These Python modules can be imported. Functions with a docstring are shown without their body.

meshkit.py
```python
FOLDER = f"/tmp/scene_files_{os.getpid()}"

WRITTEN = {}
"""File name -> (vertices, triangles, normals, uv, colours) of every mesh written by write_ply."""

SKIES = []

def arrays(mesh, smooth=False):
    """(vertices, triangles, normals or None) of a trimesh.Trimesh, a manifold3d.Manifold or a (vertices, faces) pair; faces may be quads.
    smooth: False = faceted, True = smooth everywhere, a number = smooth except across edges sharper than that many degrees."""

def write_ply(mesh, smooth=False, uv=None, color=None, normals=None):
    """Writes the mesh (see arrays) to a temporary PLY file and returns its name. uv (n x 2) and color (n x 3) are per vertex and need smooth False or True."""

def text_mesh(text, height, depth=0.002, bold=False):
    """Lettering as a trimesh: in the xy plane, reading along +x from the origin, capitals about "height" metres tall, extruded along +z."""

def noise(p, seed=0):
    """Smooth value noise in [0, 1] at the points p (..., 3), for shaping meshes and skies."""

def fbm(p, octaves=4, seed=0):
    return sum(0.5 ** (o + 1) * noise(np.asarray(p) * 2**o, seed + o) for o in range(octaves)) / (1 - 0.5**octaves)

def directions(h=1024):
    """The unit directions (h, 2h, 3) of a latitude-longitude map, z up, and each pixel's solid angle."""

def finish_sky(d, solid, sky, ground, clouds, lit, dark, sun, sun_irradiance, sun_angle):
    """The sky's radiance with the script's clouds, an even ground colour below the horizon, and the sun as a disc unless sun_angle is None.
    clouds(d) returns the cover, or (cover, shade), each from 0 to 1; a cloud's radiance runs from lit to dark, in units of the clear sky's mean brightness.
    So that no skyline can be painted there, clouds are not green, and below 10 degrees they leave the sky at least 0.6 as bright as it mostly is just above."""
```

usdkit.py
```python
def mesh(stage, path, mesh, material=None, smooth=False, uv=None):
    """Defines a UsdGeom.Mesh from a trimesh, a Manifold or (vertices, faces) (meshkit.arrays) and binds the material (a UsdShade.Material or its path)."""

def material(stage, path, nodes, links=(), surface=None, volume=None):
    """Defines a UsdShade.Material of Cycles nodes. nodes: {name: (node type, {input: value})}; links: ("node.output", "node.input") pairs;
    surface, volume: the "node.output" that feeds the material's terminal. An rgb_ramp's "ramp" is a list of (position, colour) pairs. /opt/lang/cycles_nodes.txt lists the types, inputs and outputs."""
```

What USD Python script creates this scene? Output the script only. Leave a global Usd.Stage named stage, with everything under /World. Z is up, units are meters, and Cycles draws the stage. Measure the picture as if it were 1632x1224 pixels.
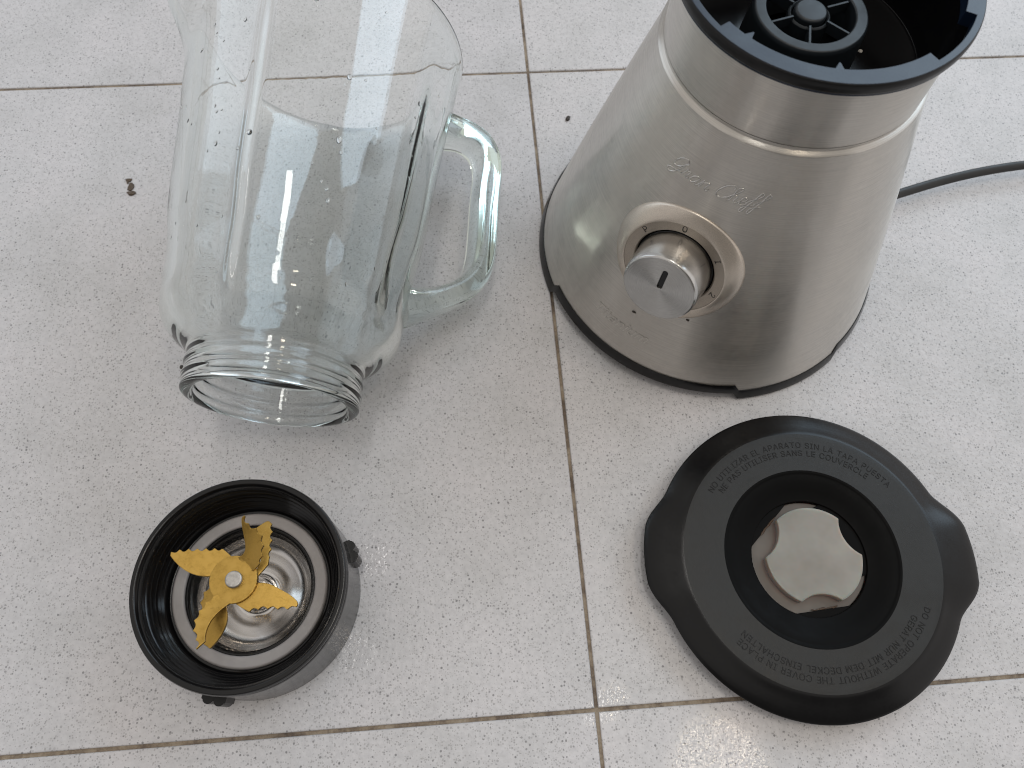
import math
import numpy as np
import trimesh
import usdkit
import meshkit
from pxr import Usd, UsdGeom, UsdLux, UsdShade, Gf, Sdf
from shapely.geometry import Polygon, Point, LineString, box as sbox
from shapely import affinity
from shapely.ops import unary_union

rng = np.random.default_rng(7)
stage = Usd.Stage.CreateInMemory()
UsdGeom.SetStageUpAxis(stage, UsdGeom.Tokens.z)
UsdGeom.SetStageMetersPerUnit(stage, 1.0)
UsdGeom.Xform.Define(stage, '/World')
UsdGeom.Scope.Define(stage, '/World/Looks')

# ------------------------------------------------------------------ camera
CR = np.array([[0.99677476, -0.07389117, 0.03130765], [-0.05537872, -0.9156952, -0.39803958], [0.05807988, 0.39502203, -0.91683386]])
CP = np.array([-0.04408816, -0.0027774, 0.33438956])
FPX = 1258.25
cam = UsdGeom.Camera.Define(stage, '/World/camera')
m = np.eye(4); m[0, :3] = CR[0]; m[1, :3] = -CR[1]; m[2, :3] = -CR[2]; m[3, :3] = CP
cam.AddTransformOp().Set(Gf.Matrix4d(*m.ravel().tolist()))
FOC = 26.0
cam.CreateFocalLengthAttr(FOC)
cam.CreateHorizontalApertureAttr(FOC * 1632 / FPX)
cam.CreateVerticalApertureAttr(FOC * 1224 / FPX)
cam.CreateClippingRangeAttr(Gf.Vec2f(0.01, 50))
cam.CreateFStopAttr(16.0)
cam.CreateFocusDistanceAttr(0.315)
cam.CreateExposureAttr(0.70)


# ------------------------------------------------------------------ lamps and fill panels
def rect(name, pos, target, w, h, radiance, color, spread_up=(0, 0, 1)):
    """A rectangular lamp at pos shining towards target; radiance in W/m2/sr units of the renderer."""
    l = UsdLux.RectLight.Define(stage, '/World/' + name)
    pos, target = np.array(pos, float), np.array(target, float)
    z = pos - target; z /= np.linalg.norm(z)
    x = np.cross(spread_up, z)
    if np.linalg.norm(x) < 1e-6: x = np.array([1.0, 0, 0])
    x /= np.linalg.norm(x); y = np.cross(z, x)
    mm = np.eye(4); mm[0, :3] = x; mm[1, :3] = y; mm[2, :3] = z; mm[3, :3] = pos
    l.AddTransformOp().Set(Gf.Matrix4d(*mm.ravel().tolist()))
    l.CreateWidthAttr(w); l.CreateHeightAttr(h)
    l.CreateIntensityAttr(radiance); l.CreateColorAttr(Gf.Vec3f(*color))
    l.CreateNormalizeAttr(False)
    return l


LAMPS = [
    # large panel out of view overhead, lights the floor softly from above
    ('ceiling_light', (0.1, 0.6, 2.6), (0.1, 0.6, 0), 4.8, 5.2, 0.42, (1.0, 0.95, 0.895)),
    # unseen window beyond the top right, lights the scene coolly from that side
    ('window_light', (1.85, 1.75, 1.75), (0.0, 0.15, 0.0), 2.4, 1.5, 1.7, (0.62, 0.82, 1.0)),
    # unseen bluish source further left, lights the left shoulder of the lid
    ('side_window_light', (-1.7, 1.7, 1.1), (0.0, 0.15, 0.0), 1.3, 1.5, 0.60, (0.72, 0.86, 1.0)),
    # added fill panels on four sides, no walls stand there
    ('wall_light_right', (2.5, 0.6, 1.3), (0, 0.6, 1.3), 5.2, 2.6, 0.50, (1.0, 0.95, 0.92)),
    ('wall_light_left', (-2.3, 0.6, 1.3), (0, 0.6, 1.3), 5.2, 2.6, 0.36, (1.0, 0.96, 0.94)),
    ('wall_light_back', (0.1, 3.2, 1.3), (0.1, 0, 1.3), 4.8, 2.6, 0.30, (0.98, 0.97, 0.98)),
    ('wall_light_front', (0.1, -2.0, 1.3), (0.1, 0, 1.3), 4.8, 2.6, 0.10, (1.0, 0.93, 0.86)),
    # both out of view: long lamp for the jar streak, warm one for floor glints
    ('tube_lamp', (0.0, 0.22, 2.45), (0.0, 0.22, 0), 0.19, 0.85, 9.0, (1.0, 0.97, 0.92)),
    ('warm_lamp', (0.70, -0.10, 2.45), (0.70, -0.10, 0), 0.22, 0.22, 15.0, (1.0, 0.86, 0.68)),
]
for a in LAMPS:
    rect(*a, spread_up=(0, 1, 0) if abs(a[1][0] - a[2][0]) + abs(a[1][1] - a[2][1]) < 1e-6 else (0, 0, 1))

# ------------------------------------------------------------------ scene tree helpers
used = {}


def path_for(name, parent):
    base = (parent.GetPath().pathString if parent else '/World') + '/' + name
    k = used.get(base, 0); used[base] = k + 1
    return base if k == 0 else f'{base}_{k:03d}'


def tag(o, label=None, cat=None, group=None, kind=None):
    p = o.GetPrim() if hasattr(o, 'GetPrim') else o
    for k, v in (('label', label), ('category', cat), ('group', group), ('kind', kind)):
        if v: p.SetCustomDataByKey(k, v)
    return p


def thing(name, label, cat, loc=(0, 0, 0), kind=None):
    x = UsdGeom.Xform.Define(stage, path_for(name, None))
    x.AddTranslateOp().Set(Gf.Vec3d(*map(float, loc)))
    return tag(x, label, cat, kind=kind)


def obj(name, mesh, mat, parent=None, smooth=30, xf=None, label=None, kind=None):
    me = usdkit.mesh(stage, path_for(name, parent), mesh, mat, smooth=smooth)
    if xf is not None:
        me.AddTransformOp().Set(Gf.Matrix4d(*np.asarray(xf, float).T.ravel().tolist()))
    return tag(me, label, kind=kind)


# ------------------------------------------------------------------ mesh helpers
def grid_mesh(P, close_u=True, close_v=True):
    """Rings P (n, k, 3): k points per ring (closed), n rings (closed when close_u)."""
    n, k = P.shape[:2]
    f = []
    for i in range(n if close_u else n - 1):
        a = i * k + np.arange(k); b = ((i + 1) % n) * k + np.arange(k)
        a2, b2 = np.roll(a, -1), np.roll(b, -1)
        if not close_v: a, b, a2, b2 = a[:-1], b[:-1], a2[:-1], b2[:-1]
        f.append(np.stack([a, b, b2], 1)); f.append(np.stack([a, b2, a2], 1))
    me = trimesh.Trimesh(P.reshape(-1, 3), np.vstack(f), process=False)
    return me


def lathe(prof, k=128, closed=True):
    """Surface of revolution of the (r, z) profile about z. closed: the profile is a loop (a ring); else it runs axis to axis or stays open."""
    prof = np.array(prof, float)
    th = np.linspace(0, 2 * np.pi, k, endpoint=False)
    P = np.stack([prof[:, None, 0] * np.cos(th), prof[:, None, 0] * np.sin(th), np.repeat(prof[:, 1:2], k, 1)], -1)
    me = grid_mesh(P, close_u=closed)
    me.merge_vertices(); me.update_faces(me.nondegenerate_faces())
    if me.is_watertight and me.volume < 0: me.invert()
    elif not me.is_watertight and closed is False:
        pass
    return me


def rounded(prof, rad, n=4):
    """Rounds the inner corners of an open (r, z) polyline."""
    prof = [np.array(q, float) for q in prof]; out = [prof[0]]
    for i in range(1, len(prof) - 1):
        a, b, c = prof[i - 1], prof[i], prof[i + 1]
        d = min(rad, .45 * np.linalg.norm(a - b), .45 * np.linalg.norm(c - b))
        p0, p1 = b + (a - b) / np.linalg.norm(a - b) * d, b + (c - b) / np.linalg.norm(c - b) * d
        for t in np.linspace(0, 1, n + 1):
            out.append((1 - t) ** 2 * p0 + 2 * t * (1 - t) * b + t * t * p1)
    out.append(prof[-1])
    return out


def extrude(poly, z0, z1, bevel=0.0):
    """Prism of a shapely polygon with a chamfered top edge."""
    parts = []
    for g in getattr(poly, 'geoms', [poly]):
        if g.is_empty: continue
        me = trimesh.creation.extrude_polygon(g, z1 - z0, engine='earcut')
        me.apply_translation([0, 0, z0]); parts.append(me)
    return trimesh.util.concatenate(parts)


def tube(pts, rad, k=8, flat=1.0, up=(0, 0, 1)):
    pts = np.array(pts, float); n = len(pts)
    rad = np.broadcast_to(rad, n)
    T = np.gradient(pts, axis=0); T /= np.linalg.norm(T, axis=1, keepdims=True)
    up = np.array(up, float)
    th = np.linspace(0, 2 * np.pi, k, endpoint=False); rings = []
    for i in range(n):
        s = np.cross(T[i], up)
        if np.linalg.norm(s) < 1e-5: s = np.cross(T[i], [1, 0, 0])
        s /= np.linalg.norm(s); v = np.cross(s, T[i])
        rings.append(pts[i] + rad[i] * (np.cos(th)[:, None] * s + flat * np.sin(th)[:, None] * v))
    P = np.array(rings)
    me = grid_mesh(P, close_u=False)
    V = np.vstack([me.vertices, pts[0], pts[-1]]); f = list(me.faces)
    for j in range(k):
        f.append([n * k, j, (j + 1) % k][::-1] if False else [n * k, (j + 1) % k, j]); f.append([n * k + 1, (n - 1) * k + j, (n - 1) * k + (j + 1) % k])
    me = trimesh.Trimesh(V, np.array(f), process=False)
    if me.volume < 0: me.invert()
    return me


def spline(pts, n=40, closed=False):
    from scipy.interpolate import CubicSpline
    pts = np.array(pts, float)
    d = np.r_[0, np.cumsum(np.linalg.norm(np.diff(pts, axis=0), axis=1))]
    return CubicSpline(d, pts)(np.linspace(0, d[-1], n))


def blob(center, r, sc=(1, 1, 1), seed=0, amp=.25, sub=2, rot=0):
    me = trimesh.creation.icosphere(subdivisions=sub, radius=1.0)
    v = me.vertices
    v = v * (1 + amp * (2 * meshkit.fbm(v * 1.7 + 5, 3, seed) - 1))[:, None]
    v = v * np.array(sc) * r
    c, s = math.cos(rot), math.sin(rot)
    v = v @ np.array([[c, s, 0], [-s, c, 0], [0, 0, 1]])
    me.vertices = v + np.array(center)
    return me


def T4(origin, x, y, z):
    t = np.eye(4); t[:3, 0] = x; t[:3, 1] = y; t[:3, 2] = z; t[:3, 3] = origin
    return t


# ------------------------------------------------------------------ materials
def mat(name, nodes, links=(), surface='p.BSDF', volume=None):
    return usdkit.material(stage, '/World/Looks/' + name, nodes, links, surface=surface, volume=volume)


def plastic(name, col, rough, bumps=0.0, scale=3000.0, spec=0.5, edge=0.0004, dust=0.0):
    nodes = {'g': ('geometry', {}), 'n': ('noise_texture', {'scale': scale, 'detail': 3}),
             'n2': ('noise_texture', {'scale': 90.0, 'detail': 5, 'roughness': .65}),
             'rr': ('map_range', {'from_min': .3, 'from_max': .75, 'to_min': rough * .8, 'to_max': rough * 1.25}),
             'cr': ('rgb_ramp', {'ramp': [(.35, col), (.7, tuple(c * (1 + dust) + .004 * dust for c in col))]}),
             'bv': ('bevel', {'radius': edge, 'samples': 4}),
             'b': ('bump', {'strength': bumps, 'distance': .0002}),
             'p': ('principled_bsdf', {'specular_ior_level': spec})}
    links = [('g.position', 'n.vector'), ('g.position', 'n2.vector'), ('n2.fac', 'rr.value'), ('rr.result', 'p.roughness'),
             ('n2.fac', 'cr.fac'), ('cr.color', 'p.base_color'), ('n.fac', 'b.height'), ('bv.bevel', 'b.normal'), ('b.normal', 'p.normal')]
    return mat(name, nodes, links)


def steel(name, tangent, axis, col=(.52, .505, .475), rough=.30, aniso=.7, grain=1.0, brush='ring', scratch=1.0):
    """Brushed steel. tangent: ('const', v) or ('radial', centre): the direction across the brush lines."""
    nodes = {'g': ('geometry', {}), 'o': ('texture_coordinate', {}), 'sx': ('separate_xyz', {}),
             'at': ('math', {'math_type': 'arctan2'}), 'ln': ('vector_math', {'math_type': 'length'}), 'm0': ('vector_math', {'math_type': 'multiply', 'vector2': (1, 1, 0)}),
             'c': ('combine_xyz', {}),
             'a2': ('math', {'math_type': 'multiply', 'value2': 2.2}), 'z2': ('math', {'math_type': 'multiply', 'value2': 5200.0}),
             'n': ('noise_texture', {'scale': 1.0, 'detail': 2, 'roughness': .7}),
             'n2': ('noise_texture', {'scale': 38.0, 'detail': 5, 'roughness': .6}),
             'rr': ('map_range', {'from_min': .25, 'from_max': .8, 'to_min': rough * .82, 'to_max': rough * 1.2}),
             'mx': ('math', {'math_type': 'multiply_add', 'value2': .35}),
             'cr': ('rgb_ramp', {'ramp': [(.25, tuple(v * .86 for v in col)), (.75, tuple(min(1, v * 1.06) for v in col))]}),
             'bv': ('bevel', {'radius': .0004, 'samples': 4}),
             'b': ('bump', {'strength': .10 * grain, 'distance': .00006}),
             'p': ('principled_bsdf', {'metallic': 1.0, 'anisotropic': aniso})}
    links = [('o.object', 'sx.vector'), ('sx.y', 'at.value1'), ('sx.x', 'at.value2'), ('at.value', 'a2.value1'),
             ('o.object', 'm0.vector1'), ('m0.vector', 'ln.vector1'),
             ('sx.z' if brush == 'ring' else 'ln.value', 'z2.value1'), ('a2.value', 'c.x'), ('z2.value', 'c.y'), ('c.vector', 'n.vector'),
             ('o.object', 'n2.vector'), ('n.fac', 'mx.value1'), ('n2.fac', 'mx.value3'), ('mx.value', 'rr.value'), ('rr.result', 'p.roughness'),
             ('n.fac', 'cr.fac'), ('cr.color', 'p.base_color'), ('n.fac', 'b.height'), ('bv.bevel', 'b.normal'), ('b.normal', 'p.normal')]
    nodes['rr'][1].update(from_min=.5, from_max=.95)
    if tangent[0] == 'const':
        nodes['t'] = ('combine_xyz', {'x': tangent[1][0], 'y': tangent[1][1], 'z': tangent[1][2]}); links.append(('t.vector', 'p.tangent'))
    else:
        nodes['t'] = ('vector_math', {'math_type': 'subtract', 'vector2': tangent[1]}); links += [('g.position', 't.vector1'), ('t.vector', 'p.tangent')]
    return mat(name, nodes, links)


def simple(name, col, rough, metallic=0.0, spec=.5, bump=0.0, scale=800):
    nodes = {'g': ('geometry', {}), 'n': ('noise_texture', {'scale': scale, 'detail': 4}), 'cr': ('rgb_ramp', {'ramp': [(.3, tuple(c * .8 for c in col)), (.7, tuple(c * 1.15 for c in col))]}),
             'b': ('bump', {'strength': bump, 'distance': .0003}), 'p': ('principled_bsdf', {'roughness': rough, 'metallic': metallic, 'specular_ior_level': spec})}
    return mat(name, nodes, [('g.position', 'n.vector'), ('n.fac', 'cr.fac'), ('cr.color', 'p.base_color'), ('n.fac', 'b.height'), ('b.normal', 'p.normal')])


# floor tile: pale grey body, dense fine dark specks, slightly wavy glaze, wet in places
# puddle films: centre and radius (the noise that bends their outline adds about .0175 to the position)
WET = [((.066, -.012, 0), .027), ((-.074, .046, 0), .009), ((-.205, .012, 0), .016), ((-.070, .082, 0), .008), ((.02, .02, 0), .009)]


def tile_material(name, tint):
    nodes = {
        'g': ('geometry', {}),
        'vo': ('voronoi_texture', {'scale': 700.0, 'feature': 'f1'}), 'vs': ('separate_color', {}),
        'd1': ('math', {'math_type': 'multiply_add', 'value2': .34, 'value3': .035}),       # radius of the speck of each cell
        's1': ('math', {'math_type': 'subtract'}), 'k1': ('map_range', {'from_min': -.03, 'from_max': .09, 'to_min': 0, 'to_max': 1, 'clamp': True}),
        'dk': ('map_range', {'from_min': 0, 'from_max': 1, 'to_min': .10, 'to_max': .72}), 'f1': ('math', {'math_type': 'multiply'}),
        'vo2': ('voronoi_texture', {'scale': 1150.0, 'feature': 'f1'}), 'vs2': ('separate_color', {}),
        'd2': ('math', {'math_type': 'multiply_add', 'value2': .5, 'value3': -.02}),
        's2': ('math', {'math_type': 'subtract'}), 'k2': ('map_range', {'from_min': -.05, 'from_max': .12, 'to_min': 0, 'to_max': .5, 'clamp': True}),
        'mo': ('noise_texture', {'scale': 26.0, 'detail': 6, 'roughness': .6}),
        'mf': ('noise_texture', {'scale': 420.0, 'detail': 4, 'roughness': .6}),
        'base': ('rgb_ramp', {'ramp': [(.30, (.54 * tint[0], .53 * tint[1], .53 * tint[2])), (.5, (.60 * tint[0], .587 * tint[1], .592 * tint[2])), (.72, (.645 * tint[0], .622 * tint[1], .63 * tint[2]))]}),
        'fine': ('rgb_ramp', {'ramp': [(.3, (.88, .88, .885)), (.6, (1.0, 1.0, 1.0))]}),
        'mul': ('mix_color', {'blend_type': 'multiply', 'fac': 1.0}),
        'm2': ('mix_color', {'blend_type': 'mix', 'b': (.24, .23, .225)}),
        'm1': ('mix_color', {'blend_type': 'mix', 'b': (.085, .085, .09)}),
        'wet': ('noise_texture', {'scale': 19.0, 'detail': 3, 'roughness': .55}),
        **{f'wd{k}': ('vector_math', {'math_type': 'distance', 'vector2': c}) for k, (c, r) in enumerate(WET)},
        **{f'wk{k}': ('map_range', {'from_min': r, 'from_max': r * .72, 'to_min': 0, 'to_max': 1, 'clamp': True}) for k, (c, r) in enumerate(WET)},
        **{f'wa{k}': ('math', {'math_type': 'maximum'}) for k in range(1, len(WET))},
        'wp': ('vector_math', {'math_type': 'multiply_add', 'vector2': (.035, .035, 0)}),
        'wr': ('map_range', {'from_min': 0, 'from_max': 1, 'to_min': .44, 'to_max': .12}),
        'w': ('noise_texture', {'scale': 520.0, 'detail': 2, 'roughness': .5}), 'w2': ('noise_texture', {'scale': 60.0, 'detail': 2}),
        'b': ('bump', {'strength': .34, 'distance': .0006}), 'b2': ('bump', {'strength': .25, 'distance': .001}),
        'bv': ('bevel', {'radius': .0009, 'samples': 4}),
        'p': ('principled_bsdf', {'specular_ior_level': .5})}
    L = [('g.position', f'{n}.vector') for n in ('vo', 'vo2', 'mo', 'mf', 'wet', 'w', 'w2')]
    L += [('vo.color', 'vs.color'), ('vs.r', 'd1.value1'), ('d1.value', 's1.value1'), ('vo.distance', 's1.value2'), ('s1.value', 'k1.value'),
          ('vs.g', 'dk.value'), ('k1.result', 'f1.value1'), ('dk.result', 'f1.value2'),
          ('vo2.color', 'vs2.color'), ('vs2.r', 'd2.value1'), ('d2.value', 's2.value1'), ('vo2.distance', 's2.value2'), ('s2.value', 'k2.value'),
          ('mo.fac', 'base.fac'), ('mf.fac', 'fine.fac'), ('base.color', 'mul.a'), ('fine.color', 'mul.b'),
          ('mul.result', 'm2.a'), ('k2.result', 'm2.fac'), ('m2.result', 'm1.a'), ('f1.value', 'm1.fac'), ('m1.result', 'p.base_color'),
          ('wet.color', 'wp.vector1'), ('g.position', 'wp.vector3'),
          *[('wp.vector', f'wd{k}.vector1') for k in range(len(WET))], *[(f'wd{k}.value', f'wk{k}.value') for k in range(len(WET))],
          *[(f'wa{k - 1}.value' if k > 1 else 'wk0.result', f'wa{k}.value1') for k in range(1, len(WET))], *[(f'wk{k}.result', f'wa{k}.value2') for k in range(1, len(WET))],
          (f'wa{len(WET) - 1}.value', 'wr.value'), ('wr.result', 'p.roughness'),
          ('w.fac', 'b.height'), ('w2.fac', 'b2.height'), ('bv.bevel', 'b2.normal'), ('b2.normal', 'b.normal'), ('b.normal', 'p.normal')]
    return mat(name, nodes, L)


M_tile = [tile_material('glazed_tile_a', (1, 1, 1)), tile_material('glazed_tile_b', (.985, .99, 1.0)), tile_material('glazed_tile_c', (1.0, .99, .975))]
M_grout = mat('grout', {'g': ('geometry', {}), 'n': ('noise_texture', {'scale': 45.0, 'detail': 6, 'roughness': .78}), 'n2': ('noise_texture', {'scale': 900.0, 'detail': 3}),
                        'c': ('rgb_ramp', {'ramp': [(.30, (.035, .025, .019)), (.43, (.14, .105, .078)), (.54, (.27, .215, .155)), (.66, (.36, .31, .25)), (.80, (.16, .125, .10))]}),
                        'b': ('bump', {'strength': .6, 'distance': .0006}), 'p': ('principled_bsdf', {'roughness': .75})},
              [('g.position', 'n.vector'), ('g.position', 'n2.vector'), ('n.fac', 'c.fac'), ('c.color', 'p.base_color'), ('n2.fac', 'b.height'), ('b.normal', 'p.normal')])

M_black = plastic('black_plastic', (.006, .006, .0065), .34, bumps=.15, scale=2500, spec=.3)
M_gloss = plastic('glossy_black_plastic', (.004, .004, .0045), .15, bumps=.02, scale=600, spec=.42)
M_rim = plastic('blue_tinted_black_rim', (.005, .0115, .026), .27, bumps=.12, scale=2600, dust=.3, spec=.5)  # blue reflection on the top ring is put into this base colour
M_matte = plastic('matte_black_plastic', (.0075, .008, .008), .46, bumps=.35, scale=3800, dust=.9, spec=.40)
M_lidside = plastic('satin_black_lid_plastic', (.004, .004, .0045), .24, bumps=.08, scale=2500, spec=.30)
M_funnel = plastic('dull_black_funnel', (.004, .004, .004), .5, bumps=.2, spec=.06)
M_skirt = plastic('glossy_dark_grey_skirt', (.016, .0155, .0155), .2, bumps=.05, spec=.9)
M_letter = plastic('raised_lettering_plastic', (.008, .008, .0085), .5, bumps=.1, spec=.36)
M_gasket = plastic('grey_rubber', (.30, .282, .275), .5, bumps=.15, scale=1500, dust=.25)
M_cable = plastic('cable_sheath', (.016, .016, .016), .42, bumps=.1)
M_grille = plastic('grey_black_coupling', (.014, .018, .022), .36, bumps=.1, spec=.4)
M_ink = simple('black_ink', (.02, .018, .016), .5)
M_faint = simple('worn_white_print', (.62, .60, .56), .45, metallic=1.0)
M_pale = simple('pale_food_crumb', (.42, .40, .36), .4)
M_dirt = simple('dark_food_dirt', (.035, .026, .018), .5, bump=.6, scale=1500)
M_brown = simple('brown_food_residue', (.085, .058, .036), .42, bump=.8, scale=1800)
M_rust = simple('brown_liquid_residue', (.05, .026, .012), .15, bump=.4, scale=900)
M_gold = mat('gold_coated_steel', {'g': ('geometry', {}), 'n': ('noise_texture', {'scale': 260.0, 'detail': 6, 'roughness': .65}),
                                  'c': ('rgb_ramp', {'ramp': [(.25, (.41, .255, .06)), (.5, (.45, .285, .072)), (.75, (.48, .31, .085))]}),
                                  'r': ('map_range', {'from_min': .3, 'from_max': .7, 'to_min': .26, 'to_max': .44}), 'bv': ('bevel', {'radius': .00035, 'samples': 4}),
                                  'b': ('bump', {'strength': .12, 'distance': .0002}), 'p': ('principled_bsdf', {'metallic': 1.0})},
             [('g.position', 'n.vector'), ('n.fac', 'c.fac'), ('c.color', 'p.base_color'), ('n.fac', 'r.value'), ('r.result', 'p.roughness'), ('n.fac', 'b.height'), ('bv.bevel', 'b.normal'), ('b.normal', 'p.normal')])


def glass(name, col=(.992, .996, .994), dens=5.0, absorb=(.30, .75, .55), rough=0.0, smudge=0.02, ior=1.5):
    nodes = {'g': ('geometry', {}), 'n': ('noise_texture', {'scale': 55.0, 'detail': 4}), 'n2': ('noise_texture', {'scale': 140.0, 'detail': 2}),
             'b': ('bump', {'strength': smudge, 'distance': .001}),
             'p': ('glass_bsdf', {'color': col, 'roughness': rough, 'IOR': ior}),
             'v': ('absorption_volume', {'color': absorb, 'density': dens})}
    return mat(name, nodes, [('g.position', 'n2.vector'), ('n2.fac', 'b.height'), ('b.normal', 'p.normal')], volume='v.volume')


M_glass = glass('clear_jar_glass')
M_handle_glass = glass('thick_handle_glass', dens=7.0, smudge=.035)
M_water = glass('water', (1, 1, 1), dens=.01, smudge=0.0, ior=1.33)
M_smoke = mat('cloudy_clear_plastic', {'g': ('geometry', {}), 'n': ('noise_texture', {'scale': 60.0, 'detail': 4}),
                                       'c': ('rgb_ramp', {'ramp': [(.3, (.25, .225, .20)), (.7, (.345, .315, .285))]}),
                                       'bv': ('bevel', {'radius': .0012, 'samples': 6}),
                                       'p': ('principled_bsdf', {'roughness': .26, 'subsurface_weight': .5, 'subsurface_scale': .003})},
              [('g.position', 'n.vector'), ('n.fac', 'c.fac'), ('c.color', 'p.base_color'), ('bv.bevel', 'p.normal')])
M_smoke_low = mat('brownish_clear_plastic', {'g': ('geometry', {}), 'n': ('noise_texture', {'scale': 80.0, 'detail': 4}),
                                            'c': ('rgb_ramp', {'ramp': [(.3, (.115, .102, .09)), (.7, (.165, .148, .13))]}),
                                            'p': ('principled_bsdf', {'roughness': .25, 'transmission_weight': .2})},
                  [('g.position', 'n.vector'), ('n.fac', 'c.fac'), ('c.color', 'p.base_color')])

# ------------------------------------------------------------------ floor
TILE, GAP, TH = 0.33, 0.0013, 0.008
fl = UsdGeom.Xform.Define(stage, path_for('floor', None)); tag(fl, 'pale grey speckled tile floor with dark joints', None, kind='structure'); fl = fl.GetPrim()
obj('grout', trimesh.creation.box([4.2, 4.2, .02], trimesh.transformations.translation_matrix([0, 0, -.0108])), M_grout, fl, smooth=False)
variants = []


def tile_slab(w, th, c=.0007):
    h = w / 2
    P = []
    for (r, z) in ((h, -th), (h, -c * 1.3), (h - c * .35, -c * .35), (h - c * 1.4, 0.0)):
        P.append([[r, r, z], [-r, r, z], [-r, -r, z], [r, -r, z]])
    P = np.array(P); n = 4
    V = P.reshape(-1, 3); f = []
    for i in range(3):
        for j in range(4):
            a, b = i * 4 + j, i * 4 + (j + 1) % 4
            f += [[a, b, b + 4], [a, b + 4, a + 4]]
    f += [[12, 13, 14], [12, 14, 15], [0, 2, 1], [0, 3, 2]]
    return trimesh.Trimesh(V, np.array(f), process=False)


slab = tile_slab(TILE - GAP, TH)
for iy in range(-4, 6):
    for ix in range(-5, 5):
        me = slab.copy()
        if -2 < ix < 2 and -2 < iy < 3:      # the tiles near the camera were laid by hand: tiny tilts
            a, b = rng.normal(0, .0004, 2)
            me.vertices[:, 2] += me.vertices[:, 0] * a + me.vertices[:, 1] * b
        me.apply_translation([(ix + .5) * TILE, (iy + .5) * TILE, -abs(rng.normal(0, .00008)) if iy else 0])
        obj('tile', me, M_tile[(ix * 5 + iy * 3) % 3], fl, smooth=25)

# ------------------------------------------------------------------ motor base
BX, BY = 0.0786, 0.2098
R0, Z0, R1, Z1 = 0.0813, 0.003, 0.0481, 0.1287
KT = (R0 - R1) / (Z1 - Z0); KA = math.atan(KT)
rz = lambda z: R0 - KT * (z - Z0)
base = thing('blender', 'brushed steel conical blender motor base with control knob and open black top', 'blender base', (BX, BY, 0))
M_steel = steel('brushed_steel', ('const', (0, 0, 1)), None, col=(.60, .575, .535), rough=.34, aniso=.9, grain=.45)


def arch(az):
    """1 between the feet, 0 at the feet (degrees)."""
    d = np.degrees(az) % 360
    out = np.zeros_like(d)
    for c, w in ((233.0, 37.0), (338.0, 30.0), (98.0, 50.0)):
        x = np.abs((d - c + 180) % 360 - 180)
        out = np.maximum(out, np.clip((w - x) / 1.6 + .5, 0, 1))
    return out * out * (3 - 2 * out)


K = 360
th = np.linspace(0, 2 * np.pi, K, endpoint=False); ar = arch(th)
rows = []
body_prof = [(rz(.0042) - .0012, .0036), (rz(.0042), .0042)] + [(rz(z) + .0006 * math.sin(math.pi * (z - .004) / .123), z) for z in np.linspace(.012, .1274, 24)] + \
            [(rz(.1279) + .0002, .1279), (rz(.1283) - .0001, .1284), (R1 - .0008, .1288), (R1 - .0013, .1291), (R1 - .00135, .1304)]
for r, z in body_prof:
    zz = np.full(K, z); rr = np.full(K, r)
    if z < .0119:
        zz = z + ar * .0042; rr = r - KT * (zz - z)
    rows.append(np.stack([rr * np.cos(th), rr * np.sin(th), zz], -1))
shell = grid_mesh(np.array(rows), close_u=False)
if shell.face_normals[len(shell.faces) // 2] @ np.r_[shell.triangles_center[len(shell.faces) // 2][:2], 0] < 0: shell.invert()
obj('steel_body', shell, M_steel, base, smooth=40)
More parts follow.
